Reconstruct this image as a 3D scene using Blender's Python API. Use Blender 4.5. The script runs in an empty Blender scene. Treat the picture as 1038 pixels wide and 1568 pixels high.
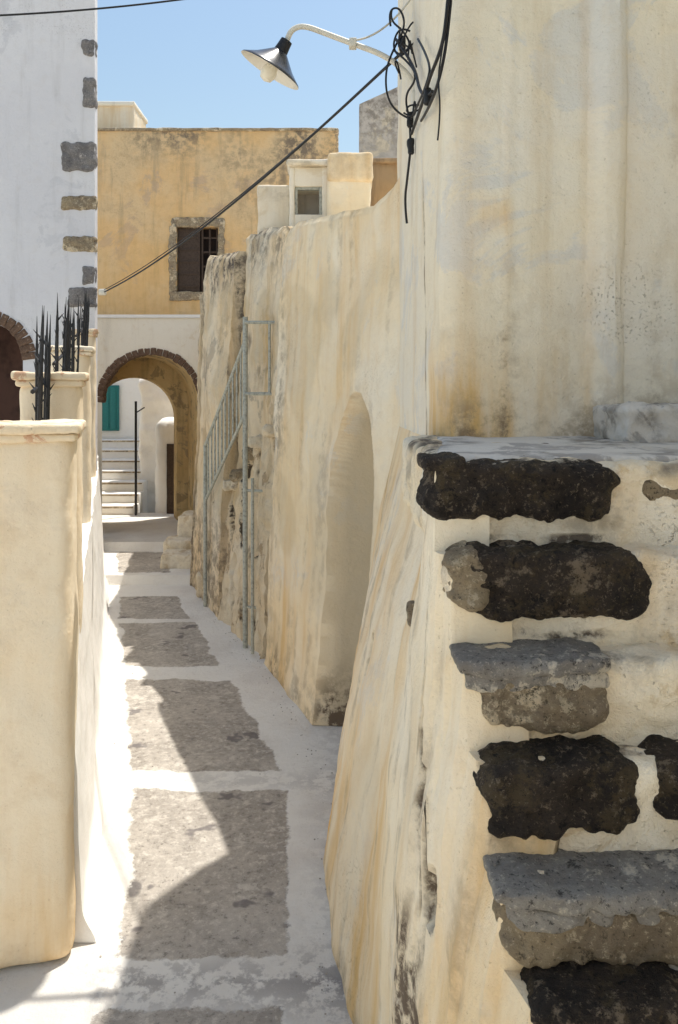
import bpy, bmesh, math, random
from mathutils import Vector, noise, Matrix
random.seed(7)
sc=bpy.context.scene
F=1200.0; EYE=2.6
def P(u,v,d): return Vector(((u-519)/F*d, d, EYE-(v-600)/F*d))
def lin(x,xs,ys):
    if x<=xs[0]: return ys[0]
    for i in range(1,len(xs)):
        if x<=xs[i]:
            t=(x-xs[i-1])/(xs[i]-xs[i-1]); return ys[i-1]+(ys[i]-ys[i-1])*t
    return ys[-1]
def sm(a,b,x):
    t=max(0,min(1,(x-a)/(b-a))); return t*t*(3-2*t)
def N(x,y,z,s=1.0,o=0.0): return noise.noise(Vector((x*s+o,y*s+o*1.7,z*s-o)))
def lump(x,y,z,a=1.0): return a*(0.026*N(x,y,z,1.3,5)+0.013*N(x,y,z,4.5,2)+0.0040*N(x,y,z,13,9))

# ---------------- materials
class NT:
    def __init__(s,name):
        s.m=bpy.data.materials.new(name); s.m.use_nodes=True; s.t=s.m.node_tree; s.n=s.t.nodes; s.l=s.t.links
        s.b=s.n['Principled BSDF']; s.tc=s.n.new('ShaderNodeTexCoord')
    def L(s,a,b): s.l.new(a,b)
    def noise(s,scale,detail=4,rough=.6,st=None,dist=0):
        n=s.n.new('ShaderNodeTexNoise'); n.inputs['Scale'].default_value=scale; n.inputs['Detail'].default_value=detail
        n.inputs['Roughness'].default_value=rough; n.inputs['Distortion'].default_value=dist
        mp=s.n.new('ShaderNodeMapping'); s.L(s.tc.outputs['Object'],mp.inputs[0])
        mp.inputs['Location'].default_value=(random.uniform(0,9),random.uniform(0,9),random.uniform(0,9))
        if st: mp.inputs['Scale'].default_value=st
        s.L(mp.outputs[0],n.inputs['Vector']); return n.outputs['Fac']
    def ramp(s,f,a,b):
        r=s.n.new('ShaderNodeMapRange'); r.interpolation_type='SMOOTHSTEP'
        r.inputs['From Min'].default_value=a; r.inputs['From Max'].default_value=b; s.L(f,r.inputs['Value']); return r.outputs['Result']
    def math(s,op,a,b):
        m=s.n.new('ShaderNodeMath'); m.operation=op
        for i,x in enumerate((a,b)):
            if isinstance(x,(int,float)): m.inputs[i].default_value=x
            else: s.L(x,m.inputs[i])
        return m.outputs[0]
    def mix(s,f,a,b):
        m=s.n.new('ShaderNodeMix'); m.data_type='RGBA'
        for k,x in ((0,f),(6,a),(7,b)):
            if isinstance(x,(int,float)): m.inputs[k].default_value=x
            elif isinstance(x,(tuple,list)): m.inputs[k].default_value=tuple(x)+(1,)
            else: s.L(x,m.inputs[k])
        return m.outputs[2]
    def attr(s,name):
        a=s.n.new('ShaderNodeAttribute'); a.attribute_name=name; return a.outputs['Fac']
    def bump(s,hs,dist=.01,strength=1.0):
        h=None
        for f,w in hs:
            x=s.math('MULTIPLY',f,w); h=x if h is None else s.math('ADD',h,x)
        b=s.n.new('ShaderNodeBump'); b.inputs['Distance'].default_value=dist; b.inputs['Strength'].default_value=strength
        s.L(h,b.inputs['Height']); s.L(b.outputs[0],s.b.inputs['Normal'])
    def out(s,c,rough=.9,spec=.2):
        if isinstance(c,tuple): s.b.inputs['Base Color'].default_value=c+(1,)
        else: s.L(c,s.b.inputs['Base Color'])
        s.b.inputs['Roughness'].default_value=rough; s.b.inputs['Specular IOR Level'].default_value=spec
        return s.m
def plaster(name,c1,c2,c3,grime=(.2,.15,.09),streak=.25,bd=.004,patch=.56,streakcol=None,sc3=1.6,bare=(.60,.51,.36),pit=.45,dk=.28):
    t=NT(name)
    lo=t.noise(.9,4,.62)
    c=t.mix(t.ramp(lo,.36,.64),c1,c2)
    c=t.mix(t.math('MULTIPLY',t.ramp(t.noise(sc3,6,.68,None,.5),patch,patch+.06),.85),c,c3)
    fine=t.noise(34,4,.75); mid=t.noise(7,6,.72)
    c=t.mix(t.math('MULTIPLY',t.ramp(mid,.48,.72),dk),c,tuple(x*y for x,y in zip(c1,(.80,.72,.62))))
    c=t.mix(t.math('MULTIPLY',t.ramp(fine,.55,.75),.15),c,tuple(x*.6 for x in c1))
    st=t.noise(5,5,.65,(1,1,.10))
    c=t.mix(t.math('MULTIPLY',t.ramp(st,.50,.70),streak),c,streakcol or grime)
    pn=t.noise(80,2,.6); pits=t.ramp(pn,.31,.24)
    pits=t.math('MAXIMUM',t.math('MULTIPLY',pits,.5),t.math('MULTIPLY',t.ramp(pn,.40,.32),t.ramp(lo,.55,.66)))
    c=t.mix(t.math('MULTIPLY',pits,pit),c,tuple(x*.45 for x in c1))
    b_=t.attr('bare'); c=t.mix(t.math('MULTIPLY',b_,.85),c,bare)
    y=t.attr('ochre'); yf=t.math('MINIMUM',t.math('MULTIPLY',y,t.math('ADD',t.ramp(st,.3,.7),.3)),1.0)
    c=t.mix(yf,c,(.72,.45,.16))
    g=t.attr('grime')
    gf=t.math('MINIMUM',t.math('MULTIPLY',g,t.math('ADD',t.math('MULTIPLY',t.ramp(mid,.40,.60),1.6),.2)),1.0)
    c=t.mix(gf,c,grime)
    t.bump([(fine,.5),(mid,1.9),(pits,-.6),(gf,-.5)],bd); return t.out(c,.92,.15)
def stone(name,c1,c2,c3,bd=.012,sp=.60,moss=None,big=.60):
    t=NT(name)
    a=t.noise(5,5,.7); b=t.noise(22,7,.8); d=t.noise(65,4,.8)
    c=t.mix(t.ramp(a,.40,.60),c1,c2)
    if moss: c=t.mix(t.math('MULTIPLY',t.ramp(t.noise(8,6,.75),.50,.60),.85),c,moss)
    c=t.mix(t.ramp(b,sp,sp+.06),c,c3)
    c=t.mix(t.math('MULTIPLY',t.ramp(d,.58,.66),.6),c,tuple(min(1,x*1.4) for x in c3))
    c=t.mix(t.math('MULTIPLY',t.ramp(t.noise(3.5,6,.75),big,big+.06),.8),c,tuple(min(1,x*1.4) for x in c3))
    c=t.mix(t.ramp(b,.44,.36),c,tuple(x*.3 for x in c1))
    c=t.mix(t.ramp(d,.42,.34),c,tuple(x*.3 for x in c1))
    t.bump([(a,1.0),(b,2.4),(d,.9)],bd); return t.out(c,.75,.35)
def simple(name,c,rough=.5,var=.3,metal=0,sc_=30,bd=.001):
    t=NT(name); n=t.noise(sc_,4,.7)
    col=t.mix(t.ramp(n,.4,.7),c,tuple(x*(1-var) for x in c)); t.bump([(n,1)],bd)
    t.b.inputs['Metallic'].default_value=metal
    return t.out(col,rough,.4)

M_right=plaster('cream_yellow_plaster',(.90,.76,.53),(.91,.82,.65),(.80,.75,.65),grime=(.16,.12,.085),streak=.34,streakcol=(.76,.56,.31),bd=.008,patch=.58)
M_tower=plaster('weathered_cream_plaster',(.88,.79,.61),(.83,.77,.65),(.74,.71,.64),grime=(.27,.19,.11),streak=.40,patch=.53,streakcol=(.66,.52,.32),bd=.009)
M_wallB=plaster('stained_plaster',(.86,.73,.53),(.82,.73,.57),(.50,.43,.33),grime=(.12,.10,.085),streak=.45,patch=.56,bd=.016)
M_rubble=plaster('rubble_plaster',(.84,.70,.49),(.86,.78,.62),(.40,.31,.22),grime=(.09,.07,.05),streak=.35,patch=.56,bd=.03,sc3=4)
M_pillar=plaster('pillar_plaster',(.90,.77,.57),(.91,.82,.65),(.85,.74,.57),grime=(.55,.38,.22),streak=.18,streakcol=(.80,.62,.40),patch=.60,bd=.006)
M_cap=plaster('cap_plaster',(.84,.69,.48),(.88,.78,.60),(.62,.36,.22),grime=(.3,.2,.1),streak=.0,patch=.55,sc3=8,bd=.008)
M_white=plaster('white_limewash',(.88,.86,.81),(.89,.86,.81),(.84,.81,.75),grime=(.45,.40,.33),streak=.06,patch=.62,bd=.004,dk=.15)
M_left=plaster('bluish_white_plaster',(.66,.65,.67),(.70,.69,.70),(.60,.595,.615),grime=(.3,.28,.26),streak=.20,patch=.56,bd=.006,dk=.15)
M_orange=plaster('orange_plaster',(.84,.56,.27),(.82,.60,.34),(.66,.47,.30),grime=(.26,.20,.14),streak=.32,patch=.57,bd=.02,sc3=.9)
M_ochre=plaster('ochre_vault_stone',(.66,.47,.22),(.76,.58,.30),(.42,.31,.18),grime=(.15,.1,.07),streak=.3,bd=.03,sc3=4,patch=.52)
M_arch=plaster('arch_wall_plaster',(.89,.82,.69),(.87,.80,.66),(.80,.70,.53),grime=(.3,.24,.17),streak=.16)
M_greyt=plaster('grey_weathered_plaster',(.60,.55,.49),(.52,.48,.43),(.70,.61,.46),grime=(.15,.13,.11),streak=.7,bd=.01)
M_brown=plaster('brown_stucco',(.48,.32,.17),(.40,.29,.18),(.30,.24,.17),grime=(.1,.08,.06),streak=.5)
M_step=plaster('step_plaster',(.89,.77,.56),(.90,.83,.69),(.70,.57,.38),grime=(.16,.13,.10),streak=.22,streakcol=(.62,.46,.26),patch=.55,bd=.020,sc3=4)
M_landing=plaster('worn_grey_tread',(.74,.69,.61),(.60,.55,.49),(.38,.345,.31),grime=(.14,.12,.10),streak=0,patch=.52,bd=.012,sc3=4)
M_dark=stone('dark_volcanic_stone',(.028,.020,.015),(.066,.047,.033),(.28,.215,.145),bd=.030,sp=.57,moss=(.125,.090,.045),big=.57)
M_slate=stone('slate_stone',(.26,.235,.205),(.37,.34,.295),(.56,.50,.40),bd=.010,sp=.58,big=.57)
M_tan=stone('tan_stone',(.46,.355,.22),(.33,.255,.17),(.66,.55,.38),bd=.018,sp=.55,big=.54)
M_vous=stone('brown_arch_stone',(.12,.07,.045),(.20,.12,.075),(.34,.27,.2))
M_quoin=stone('grey_quoin_stone',(.27,.25,.235),(.19,.175,.17),(.54,.50,.46))
M_iron=simple('black_iron',(.018,.018,.02),.55,.4)
M_cable=simple('black_cable',(.012,.012,.013),.5,.2)
M_green=simple('grey_green_paint',(.46,.47,.41),.55,.45)
M_pipe=simple('cream_lamp_paint',(.70,.66,.56),.5,.15,sc_=9,bd=.0)
M_enamel=simple('dark_enamel',(.02,.025,.035),.25,.2,sc_=8,bd=.0)
M_enin=simple('white_enamel',(.72,.68,.58),.4,.12,sc_=8,bd=.0)
M_bulb=simple('bulb_glass',(.8,.74,.60),.15,.05,bd=.0)
M_wood=simple('dark_brown_wood',(.07,.045,.03),.7,.5)
M_teal=simple('teal_paint',(.012,.17,.165),.5,.2)
M_black=simple('dark_interior',(.03,.02,.018),.95,.2)
M_red=simple('reddish_interior',(.10,.05,.035),.9,.5,sc_=3)
M_pebble=simple('pebble_grit',(.42,.38,.32),.9,.5,sc_=8)

def mat_path():
    t=NT('paved_alley'); p=t.attr('panel')
    jn=t.noise(7,6,.75)
    f=t.ramp(t.math('ADD',p,t.math('MULTIPLY',t.math('SUBTRACT',jn,.5),1.3)),.40,.60)
    a=t.noise(3,4,.7); b=t.noise(24,7,.82); d=t.noise(9,6,.7)
    grey=t.mix(t.ramp(a,.35,.65),(.39,.35,.305),(.52,.47,.41))
    grey=t.mix(t.ramp(b,.51,.63),grey,(.64,.59,.52))
    grey=t.mix(t.math('MULTIPLY',t.ramp(b,.46,.36),.85),grey,(.23,.21,.185))
    grey=t.mix(t.math('MULTIPLY',t.ramp(d,.56,.62),.55),grey,(.72,.67,.59))
    grey=t.mix(t.math('MULTIPLY',t.ramp(t.noise(3.3,3,.6),.62,.67),.75),grey,(.16,.145,.145))
    wh=t.mix(t.ramp(t.noise(1.5,5,.7),.4,.65),(.88,.85,.79),(.79,.75,.69))
    wh=t.mix(t.math('MULTIPLY',t.ramp(b,.57,.69),.55),wh,(.52,.47,.41))
    wh=t.mix(t.math('MULTIPLY',t.attr('wear'),t.ramp(d,.44,.55)),wh,(.36,.335,.32))
    c=t.mix(f,wh,grey)
    t.bump([(b,1.2),(d,1.0),(a,.6),(f,-.6)],.013); return t.out(c,.9,.15)
M_path=mat_path()
t=NT('dry_ground'); g=t.noise(.6,6,.7); t.bump([(g,1)],.02); M_ground=t.out(t.mix(t.ramp(g,.4,.6),(.66,.60,.51),(.74,.68,.59)),.95,.1)

# ---------------- helpers
def empty(name):
    o=bpy.data.objects.new(name,None); sc.collection.objects.link(o); return o
def link(me,name,mat,parent=None,smooth=True,ang=38):
    if mat:
        for mm in (mat if isinstance(mat,list) else [mat]): me.materials.append(mm)
    if smooth:
        me.shade_smooth(); me.set_sharp_from_angle(angle=math.radians(ang))
    o=bpy.data.objects.new(name,me); sc.collection.objects.link(o)
    if parent: o.parent=parent
    return o
def setattrs(me,attrs):
    for k,fn in (attrs or {}).items():
        a=me.attributes.new(k,'FLOAT','POINT')
        a.data.foreach_set('value',[max(0,min(1,fn(v.co.x,v.co.y,v.co.z))) for v in me.vertices])
def sheet(name,Fn,ns,nr,back,mat,parent=None,attrs=None,ang=38):
    vs=[];fs=[]
    W=nr+3
    for i in range(ns+1):
        s=i/ns
        for j in range(nr+1): vs.append(tuple(Fn(s,j/nr)))
        a=vs[-1]; b=vs[-1-nr]
        bk=back(s) if callable(back) else back
        vs.append((a[0]+bk[0],a[1]+bk[1],a[2])); vs.append((b[0]+bk[0],b[1]+bk[1],b[2]))
    for i in range(ns):
        for j in range(W):
            j2=(j+1)%W
            fs.append((i*W+j,(i+1)*W+j,(i+1)*W+j2,i*W+j2))
    fs.append(tuple(range(W))); fs.append(tuple(ns*W+j for j in reversed(range(W))))
    me=bpy.data.meshes.new(name); me.from_pydata(vs,[],fs)
    bm=bmesh.new(); bm.from_mesh(me); bmesh.ops.recalc_face_normals(bm,faces=bm.faces); bm.to_mesh(me); bm.free()
    setattrs(me,attrs); return link(me,name,mat,parent,True,ang)
def rbox(name,lo,hi,mat,parent=None,r=.02,sub=.05,amp=.004,fr=6,seed=0,attrs=None,rot=0,shape=None,maxn=60):
    lo=Vector(lo);hi=Vector(hi);c=(lo+hi)/2;h=(hi-lo)/2
    h=Vector([abs(a) for a in h])
    r=min(r,min(h)*.98)
    n=[max(2,min(maxn,int(2*h[i]/sub)+1)) for i in range(3)]
    idx={};vs=[];fs=[]
    def co(k,i):
        hh=h[k]
        N_=n[k]+2
        if i==0: return -hh
        if i==N_: return hh
        if i==1: return -hh+r*.45
        if i==N_-1: return hh-r*.45
        return -hh+r+(2*hh-2*r)*(i-2)/(max(1,N_-4)) if N_>4 else 0
    def vert(i,j,k):
        key=(i,j,k)
        if key in idx: return idx[key]
        p=Vector((co(0,i),co(1,j),co(2,k)))
        q=Vector([max(-(h[a]-r),min(h[a]-r,p[a])) for a in range(3)])
        d=p-q
        nn=d.normalized() if d.length>1e-6 else Vector((0,0,1))
        p=q+nn*r
        w=p+c
        dsp=amp*(noise.noise(Vector((w.x*fr+seed,w.y*fr+seed*2,w.z*fr)))+.5*noise.noise(Vector((w.x*fr*3+seed,w.y*fr*3,w.z*fr*3+seed)))) if amp else 0
        p=p+nn*dsp
        if shape: p=shape(p,h)
        if rot: p=Matrix.Rotation(rot,3,'Z')@p
        idx[key]=len(vs); vs.append(tuple(p+c)); return idx[key]
    nn=[a+2 for a in n]
    for ax in range(3):
        b_,c_=(ax+1)%3,(ax+2)%3
        for side in (0,nn[ax]):
            for i in range(nn[b_]):
                for j in range(nn[c_]):
                    q=[]
                    for di,dj in ((0,0),(1,0),(1,1),(0,1)):
                        k=[0,0,0];k[ax]=side;k[b_]=i+di;k[c_]=j+dj;q.append(vert(*k))
                    if side==0:q.reverse()
                    fs.append(q)
    me=bpy.data.meshes.new(name); me.from_pydata(vs,[],fs); me.validate()
    setattrs(me,attrs); return link(me,name,mat,parent,True,50)
def prism(name,poly,z0,z1,mat,parent=None):
    n=len(poly); vs=[(x,y,z0) for x,y in poly]+[(x,y,z1) for x,y in poly]
    fs=[tuple(reversed(range(n))),tuple(range(n,2*n))]+[(i,(i+1)%n,n+(i+1)%n,n+i) for i in range(n)]
    me=bpy.data.meshes.new(name); me.from_pydata(vs,[],fs)
    bm=bmesh.new(); bm.from_mesh(me); bmesh.ops.recalc_face_normals(bm,faces=bm.faces); bm.to_mesh(me); bm.free()
    return link(me,name,mat,parent,False)
def tube(name,pts,r,mat,parent=None,cyc=False,res=3,smooth=True):
    cu=bpy.data.curves.new(name,'CURVE'); cu.dimensions='3D'; cu.bevel_depth=r; cu.bevel_resolution=res
    if smooth and len(pts)>2:
        sp=cu.splines.new('NURBS'); sp.points.add(len(pts)-1)
        for p,q in zip(sp.points,pts): p.co=(q[0],q[1],q[2],1)
        sp.use_endpoint_u=True; sp.order_u=3; sp.resolution_u=8
    else:
        sp=cu.splines.new('POLY'); sp.points.add(len(pts)-1)
        for p,q in zip(sp.points,pts): p.co=(q[0],q[1],q[2],1)
    sp.use_cyclic_u=cyc; cu.use_fill_caps=True
    cu.materials.append(mat)
    o=bpy.data.objects.new(name,cu); sc.collection.objects.link(o)
    if parent:o.parent=parent
    return o
def arched_wall(name,x0,x1,z0,z1,y,th,cx,hw,zs,mat,inmat=None,parent=None,rise=None,seg=28,skew=0.0):
    rise=rise or hw
    arc=[(cx+hw,z0)]+[(cx+hw*math.cos(a),zs+rise*math.sin(a)) for a in [math.pi*i/seg for i in range(seg+1)]]+[(cx-hw,z0)]
    vs=[];fs=[];mi=[]
    def q(a,b,c,d,m=0):
        k=len(vs); vs.extend([(p[0]-skew*(p[1]-y),p[1],p[2]) for p in (a,b,c,d)]); fs.append((k,k+1,k+2,k+3)); mi.append(m)
    for yy in (y,y+th):
        q((x0,yy,z0),(cx-hw,yy,z0),(cx-hw,yy,z1),(x0,yy,z1)); q((cx+hw,yy,z0),(x1,yy,z0),(x1,yy,z1),(cx+hw,yy,z1))
        for i in range(1,seg+1):
            a=arc[i];b=arc[i+1]; q((b[0],yy,b[1]),(a[0],yy,a[1]),(a[0],yy,z1),(b[0],yy,z1))
    for i in range(len(arc)-1):
        a=arc[i];b=arc[i+1]; q((a[0],y,a[1]),(b[0],y,b[1]),(b[0],y+th,b[1]),(a[0],y+th,a[1]),1)
    q((x0,y,z1),(x1,y,z1),(x1,y+th,z1),(x0,y+th,z1)); q((x0,y,z0),(x0,y,z1),(x0,y+th,z1),(x0,y+th,z0)); q((x1,y,z0),(x1,y+th,z0),(x1,y+th,z1),(x1,y,z1))
    me=bpy.data.meshes.new(name); me.from_pydata(vs,[],fs)
    me.polygons.foreach_set('material_index',mi)
    o=link(me,name,[mat,inmat or mat],parent,False)
    bm=bmesh.new(); bm.from_mesh(me); bmesh.ops.remove_doubles(bm,verts=bm.verts,dist=1e-4); bmesh.ops.recalc_face_normals(bm,faces=bm.faces); bm.to_mesh(me); bm.free()
    return o
def voussoirs(parent,cx,zs,r0,r1,y,n,mat,dep=.1,a0=0,a1=math.pi,seed=1,proud=.02):
    rnd=random.Random(seed)
    for i in range(n):
        a=a0+(a1-a0)*(i+.5)/n; w=(r0+r1)/2*(a1-a0)/n*rnd.uniform(.9,1.02); h=(r1-r0)*rnd.uniform(.85,1.1)
        c=Vector((cx+(r0+r1)/2*math.cos(a),y,zs+(r0+r1)/2*math.sin(a)))
        o=rbox('arch_stone_%d'%i,(-w/2,-proud,-h/2),(w/2,dep,h/2),mat,parent,r=.015,sub=.03,amp=.012,fr=14,seed=i*3.1+seed)
        o.rotation_euler=(0,math.pi/2-a,0); o.location=c

# ---------------- ground
me=bpy.data.meshes.new('ground'); S=400
me.from_pydata([(-S,-S,-.03),(S,-S,-.03),(S,S,-.03),(-S,S,-.03)],[],[(0,1,2,3)]); link(me,'ground',M_ground,None,False)
def pz(x,y): return .12*sm(10.55,10.6,y)+.13*sm(12.2,12.25,y)+.004*N(x,y,0,3)+.012*N(x,y,0,.8)
nx,ny=230,600; X0,X1,Y0,Y1=-5.6,.6,.2,15.2
vs=[(X0+(X1-X0)*i/nx,Y0+(Y1-Y0)*j/ny,0) for j in range(ny+1) for i in range(nx+1)]
vs=[(x,y,pz(x,y)) for x,y,z in vs]
fs=[(j*(nx+1)+i,j*(nx+1)+i+1,(j+1)*(nx+1)+i+1,(j+1)*(nx+1)+i) for j in range(ny) for i in range(nx)]
me=bpy.data.meshes.new('alley_path'); me.from_pydata(vs,[],fs)
bands=[(.5,1.9),(2.05,3.30),(3.60,5.10),(5.38,7.08),(7.42,8.85),(9.0,9.95),(10.75,12.1)]
def panel(x,y,z):
    j=.05*N(x,y,0,3)
    xl=lin(y,[0,3.2,3.9,5.38,7.1,9.6,12],[-.85,-1.0,-1.05,-1.42,-1.93,-2.68,-3.4])+j
    xr=lin(y,[0,3.9,5.2,5.6,7.1,8.7,9.9,12],[-.2,-.25,-.34,-.46,-1.0,-1.58,-2.05,-2.7])+j
    e=min(x-xl,xr-x); best=-1
    for a,b in bands: best=max(best,min(y-a+j,b+j-y))
    return .5+max(-.5,min(.5,min(e,best)/.12))
def wear(x,y,z): return sm(-1.15,-.95,x)*(max(0,1-abs(y-3.45)/.25)*.8+ .35*max(0,1-abs(y-5.24)/.2)+.25*sm(-.3,0.,x))
setattrs(me,{'panel':panel,'wear':wear}); link(me,'alley_path',M_path,None,True,60)
bm=bmesh.new(); rg=random.Random(11)
for i in range(150):
    y=rg.uniform(3.0,9.5); xl=lin(y,[3.2,5.4,9.6],[-1.1,-1.7,-3.0]); xr=lin(y,[3.2,5.3,7.6,9.5],[.05,0,-.75,-1.6])
    x=rg.uniform(xl,xr) if rg.random()<.4 else xr-abs(rg.gauss(0,.06))-.02
    s=rg.uniform(.003,.007)
    bmesh.ops.create_icosphere(bm,subdivisions=1,radius=s,matrix=Matrix.Translation((x,y,pz(x,y)+s*.3))@Matrix.Diagonal((1,rg.uniform(.6,1.3),.6,1)))
me=bpy.data.meshes.new('path_grit'); bm.to_mesh(me); bm.free(); link(me,'path_grit',M_pebble,None,False)

# ---------------- staircase + side flare
stair=empty('stone_staircase')
TY=[2.30,2.18,2.06,1.94,1.82,1.70,1.56,1.42,1.28,1.14]; TZ=[2.39,2.146,1.896,1.672,1.45,1.27,1.02,.77,.52,.26]
edgex=lambda y: lin(y,[1.0,1.7,2.3,3.5,5.35],[.56,.42,.28,.45,.38])
basex=lambda y: lin(y,[.8,2.3,3.2,3.8,4.33,4.8,5.35],[.25,.14,.05,-.04,-.08,-.03,.05])
def zst(y):
    for ty,tz in zip(TY,TZ):
        if y>=ty: return tz-.012
    return .05
def hole(y,z,y0,z0,ry,rz,d):
    q=((y-y0)/ry)**2+((z-z0)/rz)**2
    return d*sm(1.0,.45,q)
HOLES=[(2.12,1.23,.055,.085,.10),(1.96,1.66,.03,.06,.05),(3.95,1.29,.05,.12,.08)]
def fis(y,z): return abs(y-(2.42-.28*(2.1-z)+.03*N(0,0,z,6)))
def Xside(y,z):
    zr=2.4 if y>=2.25 else max(.4,zst(y))
    w=max(0,min(1,z/zr))**1.25
    x=basex(y)+(edgex(y)-basex(y))*w
    k=1-.6*sm(1.8,2.4,z)
    x-=lump(x,y,z,1.1*k)+.022*N(x,y,z*.45,3.5,11)*k
    for h in HOLES: x+=hole(y,z,*h)
    x+=.03*sm(.012,.0,fis(y,z))*sm(1.0,1.25,z)*sm(2.15,2.0,z)
    return x
def F1(s,r):
    y=1.0+(5.35-1.0)*s; z=zst(y)*r
    return (Xside(y,z),y,z)
def g1(x,y,z):
    g=1.4*sm(.19,.07,abs(y-2.24+.06*N(0,0,z,5)))*sm(1.18,.92,z)*(.6+.8*N(x,y*3,z,6,2))+.5*sm(.15,.0,z)*(.5+N(x,y,z,3))
    for h in HOLES: g+=.7*(hole(y,z,*h)/h[4]>.4)
    g+=.8*sm(.014,.004,fis(y,z))*sm(1.0,1.25,z)*sm(2.15,2.0,z)
    g+=.20*sm(1.6,0,z)*(.1+1.3*N(x,y*2.5,z*.3,2.5,3))
    g+=.18*sm(.1,.5,N(x,y*6,z*.4,2.2,77))
    return g
sheet('flared_side',F1,340,140,(.16,0),M_right,stair,{'grime':g1,'ochre':lambda x,y,z:.20+.65*N(x,y*2.2,z*.3,1.6,4)+.30*sm(1.4,0,z),'bare':lambda x,y,z:.35*sm(.15,.4,N(x,y,z*.7,1.4,31))})
for k,(ty,tz) in enumerate(zip(TY,TZ)):
    lo=(edgex(ty+.05)+.012,ty+.010,tz-.30); hi=(1.6,3.75 if k==0 else ty+.45,tz)
    rbox('plaster_step_%d'%k,lo,hi,[M_step],stair,r=.036,sub=.012,amp=.018,fr=8,seed=k*2.3,maxn=110,
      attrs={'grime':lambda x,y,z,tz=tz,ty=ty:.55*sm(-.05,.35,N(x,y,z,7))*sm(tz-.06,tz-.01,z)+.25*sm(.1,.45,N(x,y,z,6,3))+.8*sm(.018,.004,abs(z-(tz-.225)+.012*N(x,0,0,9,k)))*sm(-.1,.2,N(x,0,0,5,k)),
             'ochre':lambda x,y,z:.18+.6*N(x,y,z,3,8)})
rbox('landing_surface',(.42,2.40,2.36),(1.6,3.6,2.402),M_landing,stair,r=.02,sub=.04,amp=.008,fr=5,
     attrs={'grime':lambda x,y,z:.40*sm(.05,.35,N(x,y,0,2.2,4))},
     shape=lambda p,h:Vector((p.x-.10*sm(.3,-.5,p.y)*(p.x<0),p.y,p.z)))
def step_stone(k,xa,xb,th,mat,dep=.20,proud=.024,seed=0,amp=.013,up=.012,sub=.008,r=.028):
    ty,tz=TY[k],TZ[k]
    sd=seed+k*5.7
    def shp(p,h):
        p=p.copy(); e=sm(h.x-.06,h.x,abs(p.x))
        p.z*=1-.20*e; p.y+=.016*e*(p.y<0)
        p.z+=(.015*N(p.x,0,0,4,sd)+.012*N(p.x,0,0,15,sd)+.006*N(p.x,p.y,0,42,sd))*(1 if p.z<0 else .5)
        p.x+=.028*N(0,0,p.z,13,sd+2)*e
        p.y+=.014*N(p.x,0,p.z*2,6,sd)+.011*N(p.x,0,p.z,19,sd)+.007*N(p.x,0,p.z,45,sd)
        return p
    return rbox('tread_stone_%d'%k,(xa,ty-proud,tz-th+up),(xb,ty+dep,tz+up),mat,stair,r=r,sub=sub,amp=amp,fr=18,seed=sd,shape=shp,maxn=105)
def pc(u,k): return (u-519)/F*TY[k]
step_stone(0,pc(650,0),pc(942,0),.165,M_dark,seed=1,up=-.002)
rbox('tread_edge_stone',(pc(646,0),2.27,2.365),(pc(712,0),2.46,2.412),M_dark,stair,r=.02,sub=.010,amp=.009,fr=16,seed=4)
step_stone(1,pc(686,1),pc(752,1),.17,M_tan,seed=8,up=.010,proud=.030)
step_stone(1,pc(700,1),pc(990,1),.185,M_dark,seed=3)
step_stone(2,pc(703,2),pc(938,2),.042,M_slate,seed=5,proud=.040,amp=.006,r=.014)
step_stone(2,pc(710,2),pc(930,2),.055,M_slate,seed=6,proud=.034,amp=.006,up=-.022,r=.014)
step_stone(2,pc(725,2),pc(925,2),.145,M_tan,seed=9,proud=.030,up=-.03)
step_stone(3,pc(735,3),pc(980,3),.18,M_dark,seed=12)
step_stone(3,pc(1006,3),pc(1120,3),.15,M_dark,seed=14)
step_stone(4,pc(757,4),pc(1150,4),.042,M_slate,seed=17,proud=.046,amp=.006,r=.014)
step_stone(4,pc(763,4),pc(1150,4),.050,M_slate,seed=18,proud=.036,amp=.006,up=-.026,r=.014)
step_stone(4,pc(768,4),pc(1150,4),.135,M_tan,seed=19,proud=.032,up=-.034)
step_stone(5,pc(808,5),pc(1150,5),.17,M_dark,seed=25)
step_stone(6,.5,1.2,.15,M_dark,seed=33); step_stone(8,.52,1.2,.15,M_dark,seed=35)
rbox('loose_tan_stone',(pc(982,0),2.305,2.27),(pc(1060,0),2.5,2.35),M_tan,stair,r=.03,sub=.012,amp=.012,fr=14,seed=41)
rbox('corner_block',(1.12,3.05,2.38),(1.62,3.5,2.545),M_landing,stair,r=.03,sub=.016,amp=.022,fr=10,seed=44,attrs={'grime':lambda x,y,z:.35*sm(-.1,.4,N(x,y,z,12))})
rbox('spout_stone',(.26,2.97,1.70),(.35,3.03,1.80),M_tan,stair,r=.025,sub=.012,amp=.010,fr=16,seed=46)

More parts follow.
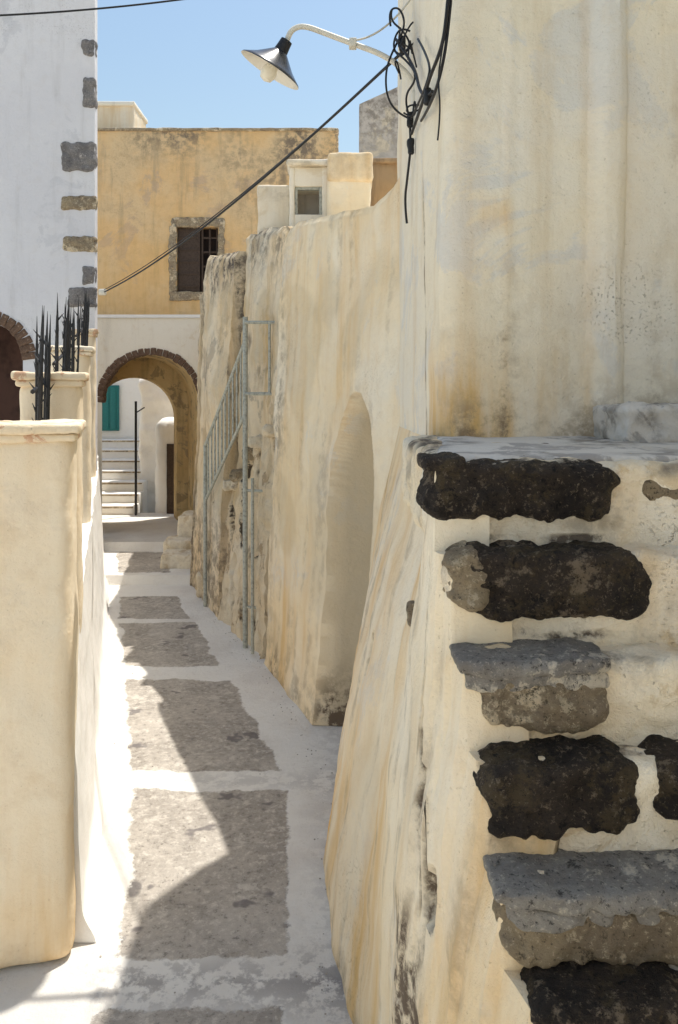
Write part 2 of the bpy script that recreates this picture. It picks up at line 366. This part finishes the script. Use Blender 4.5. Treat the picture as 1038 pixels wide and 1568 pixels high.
# ---------------- tower house
tower=empty('plastered_tower_house')
pth=[(edgex(5.35),5.35),(edgex(5.0),5.0),(edgex(3.66),3.66)]
ex=edgex(3.66)
for i in range(1,7):
    a=math.pi+ (math.pi/2)*i/6; pth.append((ex+.10+.10*math.cos(a),3.60+.10*math.sin(a)))
pth+= [(.70,3.498),(.735,3.490),(.77,3.497),(1.00,3.50),(1.09,3.50),(1.12,3.48),(1.16,3.445),(1.21,3.44),(1.24,3.455),(1.25,3.47),(1.30,3.465),(2.2,3.41)]
cum=[0]
for a,b in zip(pth,pth[1:]): cum.append(cum[-1]+math.hypot(a[0]-b[0],a[1]-b[1]))
def F2(s,r):
    d=s*cum[-1]; x=lin(d,cum,[p[0] for p in pth]); y=lin(d,cum,[p[1] for p in pth]); z=2.36+(5.75-2.36)*r
    e=.01; x2=lin(min(d+e,cum[-1]),cum,[p[0] for p in pth]); y2=lin(min(d+e,cum[-1]),cum,[p[1] for p in pth])
    tx,ty=x2-x,y2-y; l=math.hypot(tx,ty) or 1; nx_,ny_=ty/l,-tx/l
    k=lump(x,y,z,.85); lean=.03*(z-2.33)/2
    fl=.05*sm(2.7,2.3,z) if (x>.5) else 0
    q=Vector((x+nx_*k+lean,y+ny_*k-fl,z))
    b=sm(3.66,3.95,y)
    if b>0: q=q.lerp(Vector((Xside(y,z)+lean*.6,y,z)),b)
    return q
def g2(x,y,z):
    g=.42*sm(2.72,2.38,z)*(x>.45)*(.5+.8*N(x,y,z,4))+.30*sm(.035,0,abs(x-.735+.02*N(0,0,z,3)))*sm(3.5,2.4,z)*(y<3.6)+.07*sm(3.4,2.5,z)*(x>.45)
    g+=.14*sm(.15,.45,N(x*3,y,z*.35,2.0,13))*(y<3.7)
    if y>3.7: g+=.5*sm(.03,.006,abs(y-(4.0+.18*(z-3.2)+.05*N(0,0,z,3,4))))*sm(3.9,3.4,z)
    return g
sheet('tower_wall',F2,330,200,lambda s:(.25,.35),M_tower,tower,
  {'grime':g2,
   'ochre':lambda x,y,z:(.75*sm(3.0,2.4,z)*sm(1.25,.5,x)*(x>.42)+.28*sm(.14,0,abs(x-.58))+.6*sm(.12,0,abs(x-.70))*sm(.12,0,abs(z-3.38))+.28*sm(.05,0,abs(x-1.10))+.2*sm(.04,0,abs(x-.75)))*(y<3.8)+.25*N(x,y,z*.4,2,6)})
rbox('tower_core',(.62,3.70,2.0),(3.0,5.30,5.72),M_tower,tower,r=.02,sub=.5)
rbox('unseen_shade_storey',(1.35,3.62,5.70),(4.0,5.7,9.6),M_tower,tower,r=.02,sub=.5)  # mass above the frame, added and sized to keep the stair in shade
rbox('unseen_shade_wing',(1.62,.3,0),(4.0,3.6,6.2),M_tower,tower,r=.02,sub=.2,amp=.02,fr=2)  # out-of-view wall added to block sun from the steps
rbox('lower_mass',(.55,2.6,0),(3.0,5.3,2.3),M_right,tower,r=.02,sub=.5)

# ---------------- niche wall A
wallA=empty('arched_niche_wall')
YC,HW=5.70,.41
def nich(y,z): return math.hypot((y-YC)/HW,max(0,z-1.72)/.88)
def FA(s,r):
    y=4.95+(7.5-4.95)*s
    zt=lin(y,[4.95,5.2,5.33,5.6,6.5,7.2,7.38,7.5],[4.2,4.08,3.99,3.93,4.06,4.16,4.14,4.04])+.015*N(0,y,0,4)
    z=zt*r
    xb=lin(y,[4.95,5.33,5.6,6.1,7.5],[.2,.06,-.03,-.2,-.72]); xm=lin(y,[4.95,5.33,7.5],[.45,.28,-.60]); xt=lin(y,[4.95,5.33,7.5],[.52,.36,-.535])
    x=xb+(xm-xb)*(z/2.6)**.8 if z<2.6 else xm+(xt-xm)*(z-2.6)/1.5
    x-=lump(x,y,z,1.15)
    x+=.02*sm(zt-.06,zt,z)
    n=nich(y,z)
    if n<1: x+=.50*(1-n**5)**.55
    return (x,y,z)
sheet('niche_wall',FA,300,320,(.75,.25),M_right,wallA,
 {'grime':lambda x,y,z:.55*sm(.35,.0,z)*(.6+N(x,y,z,4))+.25*sm(.5,.1,abs(z-2.3))*sm(6.9,7.5,y)+.12*sm(7.0,7.5,y)+.45*sm(.6,0,z)*(nich(y,z)<1)+.14*sm(.1,.5,N(x,y*5,z*.5,1.8,17)),
  'bare':lambda x,y,z:1.0*sm(1.0,.97,nich(y,z))+.55*sm(.30,.1,math.hypot(y-6.35,(z-3.35)*.8)+.1*N(x,y,z,5))+.4*sm(.15,.35,N(x,y,z,1.5,3)),
  'ochre':lambda x,y,z:(.20+.6*N(x,y*1.8,z*.35,1.4,8)+.3*sm(.9,0,z)*sm(6.2,7.4,y))*(nich(y,z)>1)},ang=60)
# ---------------- wall B, C, D
wallB=empty('stained_alley_wall')
def mk(yA,yB,xbA,xbB,xtA,xtB,zA,zB,jag,sd,am=1.6):
    def f(s,r):
        y=yA+(yB-yA)*s; zt=zA+(zB-zA)*s+jag*N(0,y,0,2.5,sd)+jag*.5*N(0,y,0,9,sd); z=zt*r
        w=z/zt; x=(xbA+(xbB-xbA)*s)*(1-w)+(xtA+(xtB-xtA)*s)*w
        x-=lump(x,y,z,am)+.012*N(x,y,z,11,sd); x+=.05*sm(zt-.1,zt,z)**2
        return (x,y,z)
    return f
topg=lambda zt,k=.8:(lambda x,y,z:k*sm(zt-.8,zt-.05,z)*(.40+1.1*N(x,y,z*.25,4))+.7*sm(.6,.1,abs(z-3.0))*(.05+1.2*N(x,y,z,3,7))+.4*sm(1.6,.6,z))
br={'bare':lambda x,y,z:.7*sm(.05,.3,N(x,y,z,2,41)),'ochre':lambda x,y,z:.24+.5*N(x,y,z*.5,2,9)}
sheet('wall_section_1',mk(7.5,9.0,-.60,-1.24,-.46,-1.06,4.20,4.42,.05,2),130,260,(.5,.2),M_wallB,wallB,dict(grime=topg(4.4,.75),**br))
sheet('wall_section_2',mk(9.0,10.5,-1.40,-1.98,-1.20,-1.78,4.22,4.40,.05,6),120,220,(.5,.2),M_wallB,wallB,dict(grime=topg(4.35,1.15),**br))
sheet('wall_section_3',mk(10.5,13.2,-2.0,-2.35,-1.85,-2.32,3.95,3.85,.03,9),80,120,(.5,.2),M_wallB,wallB,dict(grime=topg(3.9,.4),**br))
rbox('upper_parapet',P(394,300,8.7)+Vector((0,0,-.8)),(P(444,283,8.7)+Vector((0,.5,0))),M_arch,wallB,r=.03,sub=.05,amp=.015,seed=3,attrs={'grime':lambda x,y,z:.12+.3*N(x,y,z,3),'ochre':lambda x,y,z:.2})
ext=empty('rubble_side_stair')
def FR(s,r):
    y=7.62+(9.6-7.62)*s; zt=lin(y,[7.62,7.9,9.6],[2.2,2.25,1.15])+.07*N(0,y,0,5,3); z=zt*r
    x=lin(y,[7.6,9.45],[-.755,-1.60])+.16*(z/zt)+.02
    x-=.05*N(x,y,z*.35,6,4)+.03*N(x,y,z,10,2)+lump(x,y,z,1)
    x+=.14*sm(.05,.22,N(x,y,z*.2,5,20))*sm(.15,.4,z)
    return (x,y,z)
sheet('rubble_mass',FR,170,150,(.35,.1),M_rubble,ext,{'grime':lambda x,y,z:1.3*sm(.07,.2,N(x,y,z*.2,5,20))*sm(.1,.3,z)+.03,'ochre':lambda x,y,z:.2},ang=60)
for i in (0,2,3,5,6,8):
    y=7.75+i*.21; zt=lin(y,[7.62,7.9,9.6],[2.2,2.25,1.15])
    x=lin(y,[7.6,9.45],[-.62,-1.46])
    rbox('edge_stone_%d'%i,(x-.06,y-.07,zt-.06),(x+.14,y+.07,zt+.06),M_tan if i%2 else M_rubble,ext,r=.03,sub=.02,amp=.03,fr=12,seed=i*7)
rail=empty('iron_railing')
def rx(y): return lin(y,[7.6,9.5],[-.80,-1.62])
A=(rx(7.95),7.95);B=(rx(9.5),9.5)
tube('post_near',[(A[0],A[1],0),(A[0],A[1],3.36)],.026,M_green,rail,smooth=False)
tube('post_second',[(rx(7.72),7.72,.02),(rx(7.72),7.72,1.75)],.016,M_green,rail,smooth=False)
tube('post_far',[(B[0],B[1],0),(B[0],B[1],1.95)],.024,M_green,rail,smooth=False)
tube('top_rail',[(A[0],A[1],3.12),(B[0],B[1],1.95)],.018,M_green,rail,smooth=False)
tube('bottom_rail',[(A[0],A[1],2.38),(B[0],B[1],1.28)],.018,M_green,rail,smooth=False)
for i in range(1,11):
    t_=i/11; x=A[0]+(B[0]-A[0])*t_; y=A[1]+(B[1]-A[1])*t_
    tube('baluster_%d'%i,[(x,y,2.38-1.10*t_),(x,y,3.12-1.17*t_)],.011,M_green,rail,smooth=False)
wx=-.50
for zz in (3.30,2.58): tube('cross_bar',[(A[0],A[1]-.05,zz),(wx,7.9,zz)],.017,M_green,rail,smooth=False)
tube('frame_upright',[(-.70,7.9,2.58),(-.70,7.9,3.30)],.014,M_green,rail,smooth=False)
tube('wall_bar',[(A[0],A[1],1.60),(-.62,7.85,1.60)],.014,M_green,rail,smooth=False)
tube('wall_bar',[(A[0],A[1],.42),(-.62,7.85,.42)],.014,M_green,rail,smooth=False)

# ---------------- rooftop pieces
roof=empty('rooftop_parapet_box')
bx=P(443,245,8.2); x0,x1=bx.x,P(500,245,8.2).x; zt=bx.z
zo1,zo0=P(0,285,8.2).z,P(0,328,8.2).z; xo0,xo1=P(451,0,8.2).x,P(493,0,8.2).x
rbox('side_l',(x0,8.2,3.9),(xo0,8.9,zt-.07),M_arch,roof,r=.015,amp=.006)
rbox('side_r',(xo1,8.2,3.9),(x1+.03,8.9,zt-.07),M_arch,roof,r=.015,amp=.006)
rbox('lintel',(xo0-.005,8.21,zo1),(xo1+.005,8.9,zt-.07),M_arch,roof,r=.01,amp=.004)
rbox('sill',(xo0-.005,8.21,3.9),(xo1+.005,8.9,zo0),M_arch,roof,r=.01,amp=.004)
rbox('roof_slab',(x0-.03,8.15,zt-.07),(x1+.04,8.95,zt),M_arch,roof,r=.025,amp=.008,attrs={'grime':lambda x,y,z:.2})
rbox('inner_dark',(xo0-.01,8.55,zo0-.05),(xo1+.01,8.6,zo1+.05),M_greyt,roof,r=.005)
for a,b in (((xo0,zo0),(xo0+.03,zo1)),((xo1-.03,zo0),(xo1,zo1)),((xo0+.03,zo1-.03),(xo1-.03,zo1))):
    rbox('frame_bar',(a[0],8.23,a[1]),(b[0],8.27,b[1]),M_green,roof,r=.004)
rbox('rounded_block',(P(500,0,7.9).x,7.9,3.8),(P(568,0,7.9).x,8.5,P(0,268,7.9).z),M_right,roof,r=.06,sub=.03,amp=.012,fr=5,seed=3)
rbox('rounded_cap',(P(501,0,7.9).x,7.87,P(0,278,7.9).z),(P(571,0,7.9).x,8.55,P(0,233,7.9).z),M_right,roof,r=.045,sub=.03,amp=.012,fr=5,seed=6,attrs={'ochre':lambda x,y,z:.4,'grime':lambda x,y,z:.1})
bs=empty('brown_stucco_block'); rbox('body',(P(568,0,9).x,9,3.8),(1.4,10.4,P(0,246,9).z),M_brown,bs,r=.03,sub=.08,amp=.02)
rbox('ledge',(P(566,0,9).x,8.96,P(0,250,9).z),(1.45,10.45,P(0,243,9).z),M_brown,bs,r=.015,sub=.08,amp=.008,seed=8)
gt=empty('grey_weathered_tower')
def FG(s,r):
    if s<.5: x=.31+.05*(1-2*s)-.0; y=14-(2*s)*2.0
    else: x=.31+(2*s-1)*1.6; y=12
    z=7.0*r+(.45*max(0,x-.3) if r>.9 else 0)
    return (x+.01*N(x,y,z,2),y+.01*N(x,y,z,2,5),z)
sheet('tower_body',FG,60,80,(.4,.5),M_greyt,gt,{'grime':lambda x,y,z:.4*sm(5.8,7,z)})

# ---------------- arch gate across alley
gate=empty('vaulted_archway')
zT=P(0,487,13).z
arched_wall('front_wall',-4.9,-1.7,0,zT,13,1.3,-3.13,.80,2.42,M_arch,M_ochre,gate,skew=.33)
prism('coping',[(-4.9,12.97),(-1.75,12.97),(-2.15,14.3),(-5.3,14.3)],zT+.003,zT+.055,M_white,gate)
voussoirs(gate,-3.13,2.42,.79,.91,13,26,M_vous,dep=.2)
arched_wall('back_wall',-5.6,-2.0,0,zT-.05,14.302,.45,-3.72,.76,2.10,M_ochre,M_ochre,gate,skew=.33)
# ---------------- courtyard beyond
yard=empty('white_courtyard_house')
rbox('back_wall',(-8,17.4,0),(-1.5,17.8,4.15),M_white,yard,r=.02,sub=.3,amp=.02)
rbox('textured_wall',(P(212,0,16).x,16,0),(-2,16.4,P(0,578,16).z),M_white,yard,r=.1,sub=.06,amp=.07,fr=3)
rbox('door_wall',(P(234,0,15.1).x,15.1,0),(-2.4,15.7,P(0,640,15.1).z),M_white,yard,r=.22,sub=.05,amp=.03,fr=3)
rbox('dark_door',(P(254,0,15).x,15.06,.2),(P(273,0,15).x,15.14,P(0,680,15).z),M_wood,yard,r=.01)
xa,xb=P(153,0,17.3).x,P(181,0,17.3).x; za,zb=P(0,660,17.3).z,P(0,590,17.3).z
rbox('teal_door',(xa-.3,17.33,za),(xb,17.40,zb),M_teal,yard,r=.01)
for i in range(4): rbox('door_plank',(xa-.25+i*.16,17.315,za+.04),(xa-.13+i*.16,17.335,zb-.04),M_teal,yard,r=.004)
cs=empty('white_courtyard_stairs')
for i in range(7):
    rbox('step_%d'%i,(-5.9,15.0+i*.34,0),(P(206,0,15).x,17.35,.42+i*.19),M_white,cs,r=.02,sub=.1,amp=.012,seed=i)
    rbox('nosing_%d'%i,(-5.88,14.985+i*.34,.37+i*.19),(P(204,0,15).x,15.02+i*.34,.40+i*.19),M_tan,cs,r=.01,sub=.1,amp=.006,seed=i)
hr=empty('iron_post'); xx=P(208,0,14.95).x
tube('post',[(xx,14.95,.2),(xx,14.95,2.42)],.024,M_iron,hr,smooth=False); tube('bracket',[(xx,14.95,2.2),(xx+.14,15.05,2.3)],.012,M_iron,hr,smooth=False)
st2=empty('doorstep_stones')
for i,(u0,u1,v0,v1,d) in enumerate([(272,300,790,835,11.7),(250,275,828,858,11.4),(246,290,850,880,11.0),(300,325,880,935,9.9)]):
    a=P(u0,v1,d);b=P(u1,v0,d); rbox('stone_%d'%i,(a.x,d,max(0,a.z-.1)),(b.x+.2,d+.5,b.z),M_rubble if i==3 else M_step,st2,r=.03,sub=.03,amp=.025,fr=5,seed=i*4,attrs={'grime':lambda x,y,z:.1})

# ---------------- orange building
ob=empty('orange_house')
Y=18; zt=P(0,201,Y).z; xl,xr=-9.,P(515,0,Y).x
wx0,wx1=P(270,0,Y).x,P(334,0,Y).x; wz0,wz1=P(0,447,Y).z,P(0,347,Y).z
og={'grime':lambda x,y,z:.65*sm(zt-1.0,zt-.0,z)*(.30+N(x,y,z*.5,1.5,3))+.45*sm(-3.2,-1.0,x)*sm(6,8,z)*(.7+N(x,y,z,1.2,3))+.03,'ochre':lambda x,y,z:.35*sm(7.2,5.5,z)}
def wallpiece(n,a,b): rbox(n,(a[0],Y,a[1]),(b[0],Y+.35,b[1]),M_orange,ob,r=.003,sub=.08,amp=0,attrs=og)
wallpiece('facade_left',(xl,3.0),(wx0,zt)); wallpiece('facade_right',(wx1,3.0),(xr,zt)); wallpiece('facade_above',(wx0,wz1),(wx1,zt)); wallpiece('facade_below',(wx0,3.0),(wx1,wz0))
rbox('roof_edge',(xl,Y-.05,zt),(xr+.05,Y+4,zt+.07),M_tan,ob,r=.03,sub=.08,amp=.02,fr=3)
rbox('body',(xl,Y+.5,3),(xr-.02,Y+4,zt-.01),M_orange,ob,r=.02,sub=.3)
rbox('roof_block',(xl,Y+.4,zt+.08),(P(205,0,Y+.4).x,Y+1.6,P(0,160,Y+.4).z),M_arch,ob,r=.05,sub=.08,amp=.02,attrs={'ochre':lambda x,y,z:.4})
rbox('roof_block_lip',(xl,Y+.33,P(0,163,Y+.4).z),(P(207,0,Y+.4).x,Y+1.65,P(0,156,Y+.4).z),M_arch,ob,r=.03,sub=.1,amp=.01)
win=[('jamb_l',(wx0-.17,wz0-.1),(wx0,wz1+.02)),('jamb_r',(wx1,wz0-.1),(wx1+.15,wz1+.02)),('lintel',(wx0-.1,wz1),(wx1+.15,wz1+.2)),('sill',(wx0-.15,wz0-.2),(wx1+.17,wz0))]
for i,(n,a,b) in enumerate(win):
    rbox('window_'+n,(a[0],Y-.03,a[1]),(b[0],Y+.12,b[1]),M_tan,ob,r=.02,sub=.05,amp=.04,fr=7,seed=i*5)
rbox('window_dark',(wx0,Y+.3,wz0),(wx1,Y+.34,wz1),M_black,ob,r=.003)
wm=(wx0+wx1)/2
rbox('shutter',(wx0+.02,Y+.08,wz0+.02),(wm+.05,Y+.12,wz1-.02),M_wood,ob,r=.006)
for i in range(5): rbox('shutter_batten_%d'%i,(wx0+.05,Y+.065,wz0+.12+i*.28),(wm+.02,Y+.085,wz0+.17+i*.28),M_wood,ob,r=.004)
for i in range(3): rbox('mullion_%d'%i,(wm+.08+i*.17,Y+.1,wz0+.02),(wm+.12+i*.17,Y+.14,wz1-.02),M_wood,ob,r=.004)
for i in range(4): rbox('glazing_bar_%d'%i,(wm+.08,Y+.105,wz0+.25+i*.33),(wx1-.02,Y+.135,wz0+.29+i*.33),M_wood,ob,r=.004)

# ---------------- left white tower
lt=empty('white_corner_house')
xr=P(145,0,10.5).x; acx=P(-22,0,10.5).x
arched_wall('front_wall',-9,xr,0,9.2,10.5,.12,acx,.50,3.03,M_left,M_vous,lt)
sl_=lambda y: xr-.02-(y-10.5)*.40
prism('side_body',[(xr-.05,10.622),(sl_(12.6),12.6),(-9,12.6),(-9,11.4),(-4.05,11.4),(-4.05,10.622)],0,9.19,M_left,lt)
rbox('arch_interior',(-6,11.2,0),(-4.0,11.3,4.2),M_red,lt,r=.01)
voussoirs(lt,acx,3.03,.49,.67,10.5,18,M_vous,dep=.1,seed=5)
for i,(u0,u1,v0,v1) in enumerate([(126,146,60,86),(126,146,120,166),(94,146,218,262),(93,147,300,322),(96,148,362,386),(126,148,407,437),(104,149,440,470)]):
    a=P(u0,v1,10.5);b=P(u1,v0,10.5)
    rbox('quoin_%d'%i,(a.x,10.475,a.z),(min(b.x,xr+.012),10.6,b.z),M_quoin if i not in(3,4) else M_tan,lt,r=.04,sub=.02,amp=.022,fr=9,seed=i*3)

# ---------------- left fence
fw=empty('low_white_wall')
FX=lambda y:lin(y,[3.5,4.6,7,10,13],[-1.19,-1.49,-2.17,-3.04,-3.95])
def FW(s,r):
    y=3.7+(12.5-3.7)*s; z=lin(y,[3.7,4.6,7,9.9,12.5],[1.27,1.29,1.42,1.5,1.6])*r
    x=FX(y)+.05-.09*r+.05*sm(.12,0,r)
    return (x+lump(x,y,z,.8),y,z)
sheet('wall_body',FW,250,50,(-.40,0),M_white,fw)
RT=math.radians(15)
def pillar(xr,y,w,ztop,par,k,z0=0):
    xr-=.055
    rbox('shaft',(xr-w,y,z0),(xr,y+w*.9,ztop-.05),M_pillar,par,r=.06,sub=.025,amp=.014,fr=2.5,seed=k,maxn=90,rot=RT,attrs={'ochre':lambda x,y,z:.35*sm(.9,0,z)+.12+.25*N(x,y,z,1.5,3),'grime':lambda x,y,z:.12*sm(.3,0,z)+.08*sm(.1,.4,N(x,y,z,3))})
    rbox('cap_moulding',(xr-w-.02,y-.02,ztop-.085),(xr+.02,y+w*.9+.02,ztop-.045),M_cap,par,r=.018,sub=.02,amp=.006,seed=k+1,rot=RT)
    rbox('cap_slab',(xr-w-.035,y-.035,ztop-.045),(xr+.035,y+w*.9+.035,ztop),M_cap,par,r=.014,sub=.015,amp=.010,fr=8,seed=k+2,rot=RT)
for i,(xr_,y,w,zt_) in enumerate([(-1.215,3.5,.52,2.455),(-1.515,4.6,.34,2.715),(-2.22,7.0,.34,3.01),(-3.10,10.0,.30,3.40)]):
    p=empty('gate_pillar'); pillar(xr_,y,w,zt_,p,i*3,0 if i==0 else 1.1)
def pickets(ya,yb,n,zb,zt0,zt1,off,seed):
    p=empty('spiked_iron_fence'); rnd=random.Random(seed)
    bm=bmesh.new()
    def cone(a,b,r1,r2,seg=6):
        a=Vector(a);b=Vector(b);d=b-a
        m=Matrix.Translation((a+b)/2)@d.to_track_quat('Z','Y').to_matrix().to_4x4()
        bmesh.ops.create_cone(bm,cap_ends=True,segments=seg,radius1=r1,radius2=r2,depth=d.length,matrix=m)
    for i in range(n):
        y=ya+(yb-ya)*i/(n-1); x=FX(y)-off+rnd.uniform(-.02,.02)
        z=zt0+(zt1-zt0)*i/(n-1)+rnd.uniform(-.16,.05); lx=rnd.uniform(0,.08)
        cone((x,y,zb),(x+lx,y,z-.25),.009,.009); cone((x+lx,y,z-.25),(x+lx*1.2,y,z),.011,.001)
        for k in range(12):
            zz=z-.18-k*.11; a=rnd.uniform(0,6.28); q=x+lx*max(0,(zz-zb)/(z-zb)); l=rnd.uniform(.02,.045)
            cone((q,y,zz),(q+l*math.cos(a),y+l*math.sin(a),zz+.05),.008,.001,5)
    for zz in (zb+.15,zt0-.42):
        cone((FX(ya)-off,ya,zz),(FX(yb)-off,yb,zz+(zt1-zt0)),.012,.012)
    me=bpy.data.meshes.new('pickets'); bm.to_mesh(me); bm.free(); link(me,'pickets',M_iron,p,False)
pickets(3.98,4.56,8,1.28,3.02,3.08,.235,1); pickets(5.05,6.9,14,1.3,3.2,3.42,.22,2); pickets(7.45,9.9,14,1.42,3.55,3.85,.2,3)

# ---------------- unseen white house behind the viewpoint, added to bounce sunlight forward
bh=empty('added_bounce_house')
rbox('walls',(-7,-6,0),(6,-3.2,4.6),M_white,bh,r=.03,sub=.3,amp=.02,fr=1)
rbox('parapet',(-7.05,-3.4,4.6),(6.05,-3.15,4.9),M_white,bh,r=.03,sub=.3,amp=.02,fr=1)
rbox('door',(-1.4,-3.19,0),(-.5,-3.15,2.0),M_teal,bh,r=.01)

# ---------------- lamp
lamp=empty('wall_street_lamp'); D=4.5
tube('arm',[P(640,205,D),P(641,150,D),P(628,115,D),P(590,85,D),P(540,67,D),P(500,52,D),P(466,39,D),P(448,44,D),P(440,58,D),P(437,72,D)],.016,M_pipe,lamp,res=5)
rbox('wall_bracket',P(630,205,D)+Vector((0,-.03,0)),P(650,140,D)+Vector((0,.05,0)),M_pipe,lamp,r=.012,sub=.03)
rbox('pipe_clamp',P(534,74,D)+Vector((0,-.03,0)),P(546,60,D)+Vector((0,.03,0)),M_pipe,lamp,r=.006,sub=.03)
def lathe(name,prof,mat,ap,ax,seg=48):
    bm=bmesh.new(); rings=[]
    q=ax.to_track_quat('Z','Y').to_matrix()
    for r,h in prof:
        rings.append([bm.verts.new(ap+q@Vector((r*math.cos(2*math.pi*i/seg),r*math.sin(2*math.pi*i/seg),h))) for i in range(seg)])
    for a,b in zip(rings,rings[1:]):
        for i in range(seg): bm.faces.new((a[i],a[(i+1)%seg],b[(i+1)%seg],b[i]))
    bm.normal_update(); me=bpy.data.meshes.new(name); bm.to_mesh(me); bm.free(); return link(me,name,mat,lamp)
ap=P(437,66,D); ax=(P(413,106,D)-P(436,68,D)).normalized()
ax=(ax+Vector((0,.12,0))).normalized()
lathe('socket',[(.0,-.02),(.034,-.015),(.038,.03),(.042,.06)],M_iron,ap,ax)
lathe('shade_outer',[(.036,.05),(.05,.062),(.075,.085),(.12,.125),(.165,.155),(.186,.168),(.190,.176)],M_enamel,ap,ax)
lathe('shade_inner',[(.190,.1765),(.183,.174),(.16,.158),(.115,.13),(.07,.092),(.03,.07)],M_enin,ap,ax)
lathe('bulb',[(.022,.06),(.026,.12),(.036,.15),(.046,.18),(.046,.205),(.034,.232),(.0,.245)],M_bulb,ap,ax,24)

# ---------------- cables
cab=empty('overhead_cables')
def cable(pts,r=.008,name='cable'): return tube(name,pts,r,M_cable,cab,res=2)
def sagline(a,b,s,n=14): return [a.lerp(b,i/n)+Vector((0,0,-s*4*(i/n)*(1-i/n))) for i in range(n+1)]
B_=P(160,447,10.4)
cable(sagline(P(618,78,4.5),B_,.14),.009); cable(sagline(P(640,60,4.5),B_+Vector((0,0,.03)),.13),.005)
cable(sagline(P(-60,26,6),P(330,-8,6.6),.03),.008)
tube('bare_wire',sagline(P(540,62,D),P(632,-6,4.6),.06),.006,M_pipe,cab,res=2)
rng=random.Random(3)
cable([P(688,-30,3.36),P(683,40,3.36),P(674,80,3.40),P(658,118,3.6),P(648,155,3.9),P(630,205,4.35)],.008)
cable([P(693,-30,3.38),P(686,50,3.38),P(676,110,3.40),P(660,160,3.6),P(645,185,4.05)],.007)
cable([P(683,-30,3.36),P(686,20,3.38),P(677,75,3.38),P(670,120,3.40),P(675,170,3.38),P(670,215,3.40)],.004)
cable([P(626,175,4.4),P(630,215,4.4),P(624,270,4.45),P(619,310,4.5),P(623,342,4.5)],.007)
cable([P(600,15,4.5),P(596,30,4.5),P(618,48,4.45),P(630,70,4.45),P(612,90,4.45),P(600,70,4.5),P(612,40,4.5),P(628,48,4.5)],.006)
cable([P(598,40,4.45),P(594,16,4.45),P(612,10,4.45),P(622,40,4.4),P(600,80,4.4),P(590,110,4.4),P(592,150,4.4),P(610,175,4.4),P(628,182,4.4)],.006)
cable([P(628,182,4.4),P(616,150,4.35),P(640,120,4.1),P(626,95,4.3),P(604,78,4.4)],.006)
cable([P(606,60,4.4),P(635,100,4.2),P(642,140,4.0),P(655,150,3.8),P(662,140,3.6)],.008)
cable([P(640,60,4.1),P(660,95,3.7),P(655,125,3.7),P(640,160,4.1),P(628,185,4.4)],.006)
for i in range(6):
    c=P(rng.uniform(612,636),rng.uniform(40,185),4.3); cable([c+Vector((rng.uniform(-.06,.04),rng.uniform(-.02,.02),rng.uniform(-.10,.10))) for _ in range(4)],.005)
for (u,v,d) in ((655,148,3.75),(627,185,4.38),(616,68,4.42),(629,225,4.42)):
    rbox('junction',P(u-5,v+12,d)-Vector((0,.02,0)),P(u+5,v-12,d)+Vector((0,.02,0)),M_cable,cab,r=.012,sub=.02,amp=.01,fr=20)
rbox('insulator',P(150,452,10.4),P(162,442,10.4)+Vector((0,.05,0)),M_enin,cab,r=.02,sub=.03)

# ---------------- light, world, camera
E=math.radians(71); Az=math.radians(45)
d=Vector((math.cos(E)*math.sin(Az),math.cos(E)*math.cos(Az),math.sin(E)))
sl=bpy.data.lights.new('sun','SUN'); sl.energy=5.0; sl.angle=math.radians(.53); sl.color=(1,.955,.88)
so=bpy.data.objects.new('sun',sl); so.rotation_euler=d.to_track_quat('Z','Y').to_euler(); sc.collection.objects.link(so)
w=bpy.data.worlds.new('World'); sc.world=w; w.use_nodes=True; nt=w.node_tree
sky=nt.nodes.new('ShaderNodeTexSky'); sky.sky_type='NISHITA'; sky.sun_disc=False; sky.sun_elevation=E; sky.sun_rotation=Az
sky.air_density=1.8; sky.dust_density=1.3; sky.ozone_density=2.2
nt.links.new(sky.outputs[0],nt.nodes['Background'].inputs[0]); nt.nodes['Background'].inputs[1].default_value=.15
cam=bpy.data.cameras.new('camera'); co=bpy.data.objects.new('camera',cam); sc.collection.objects.link(co)
co.location=(0,0,EYE); co.rotation_euler=(math.pi/2,0,0)
cam.sensor_fit='HORIZONTAL'; cam.sensor_width=24; cam.lens=24*F/1038; cam.shift_y=-(784-600)/1038; cam.clip_start=.05; cam.clip_end=2000
sc.camera=co
sc.view_settings.view_transform='Standard'; sc.view_settings.look='None'; sc.view_settings.exposure=0
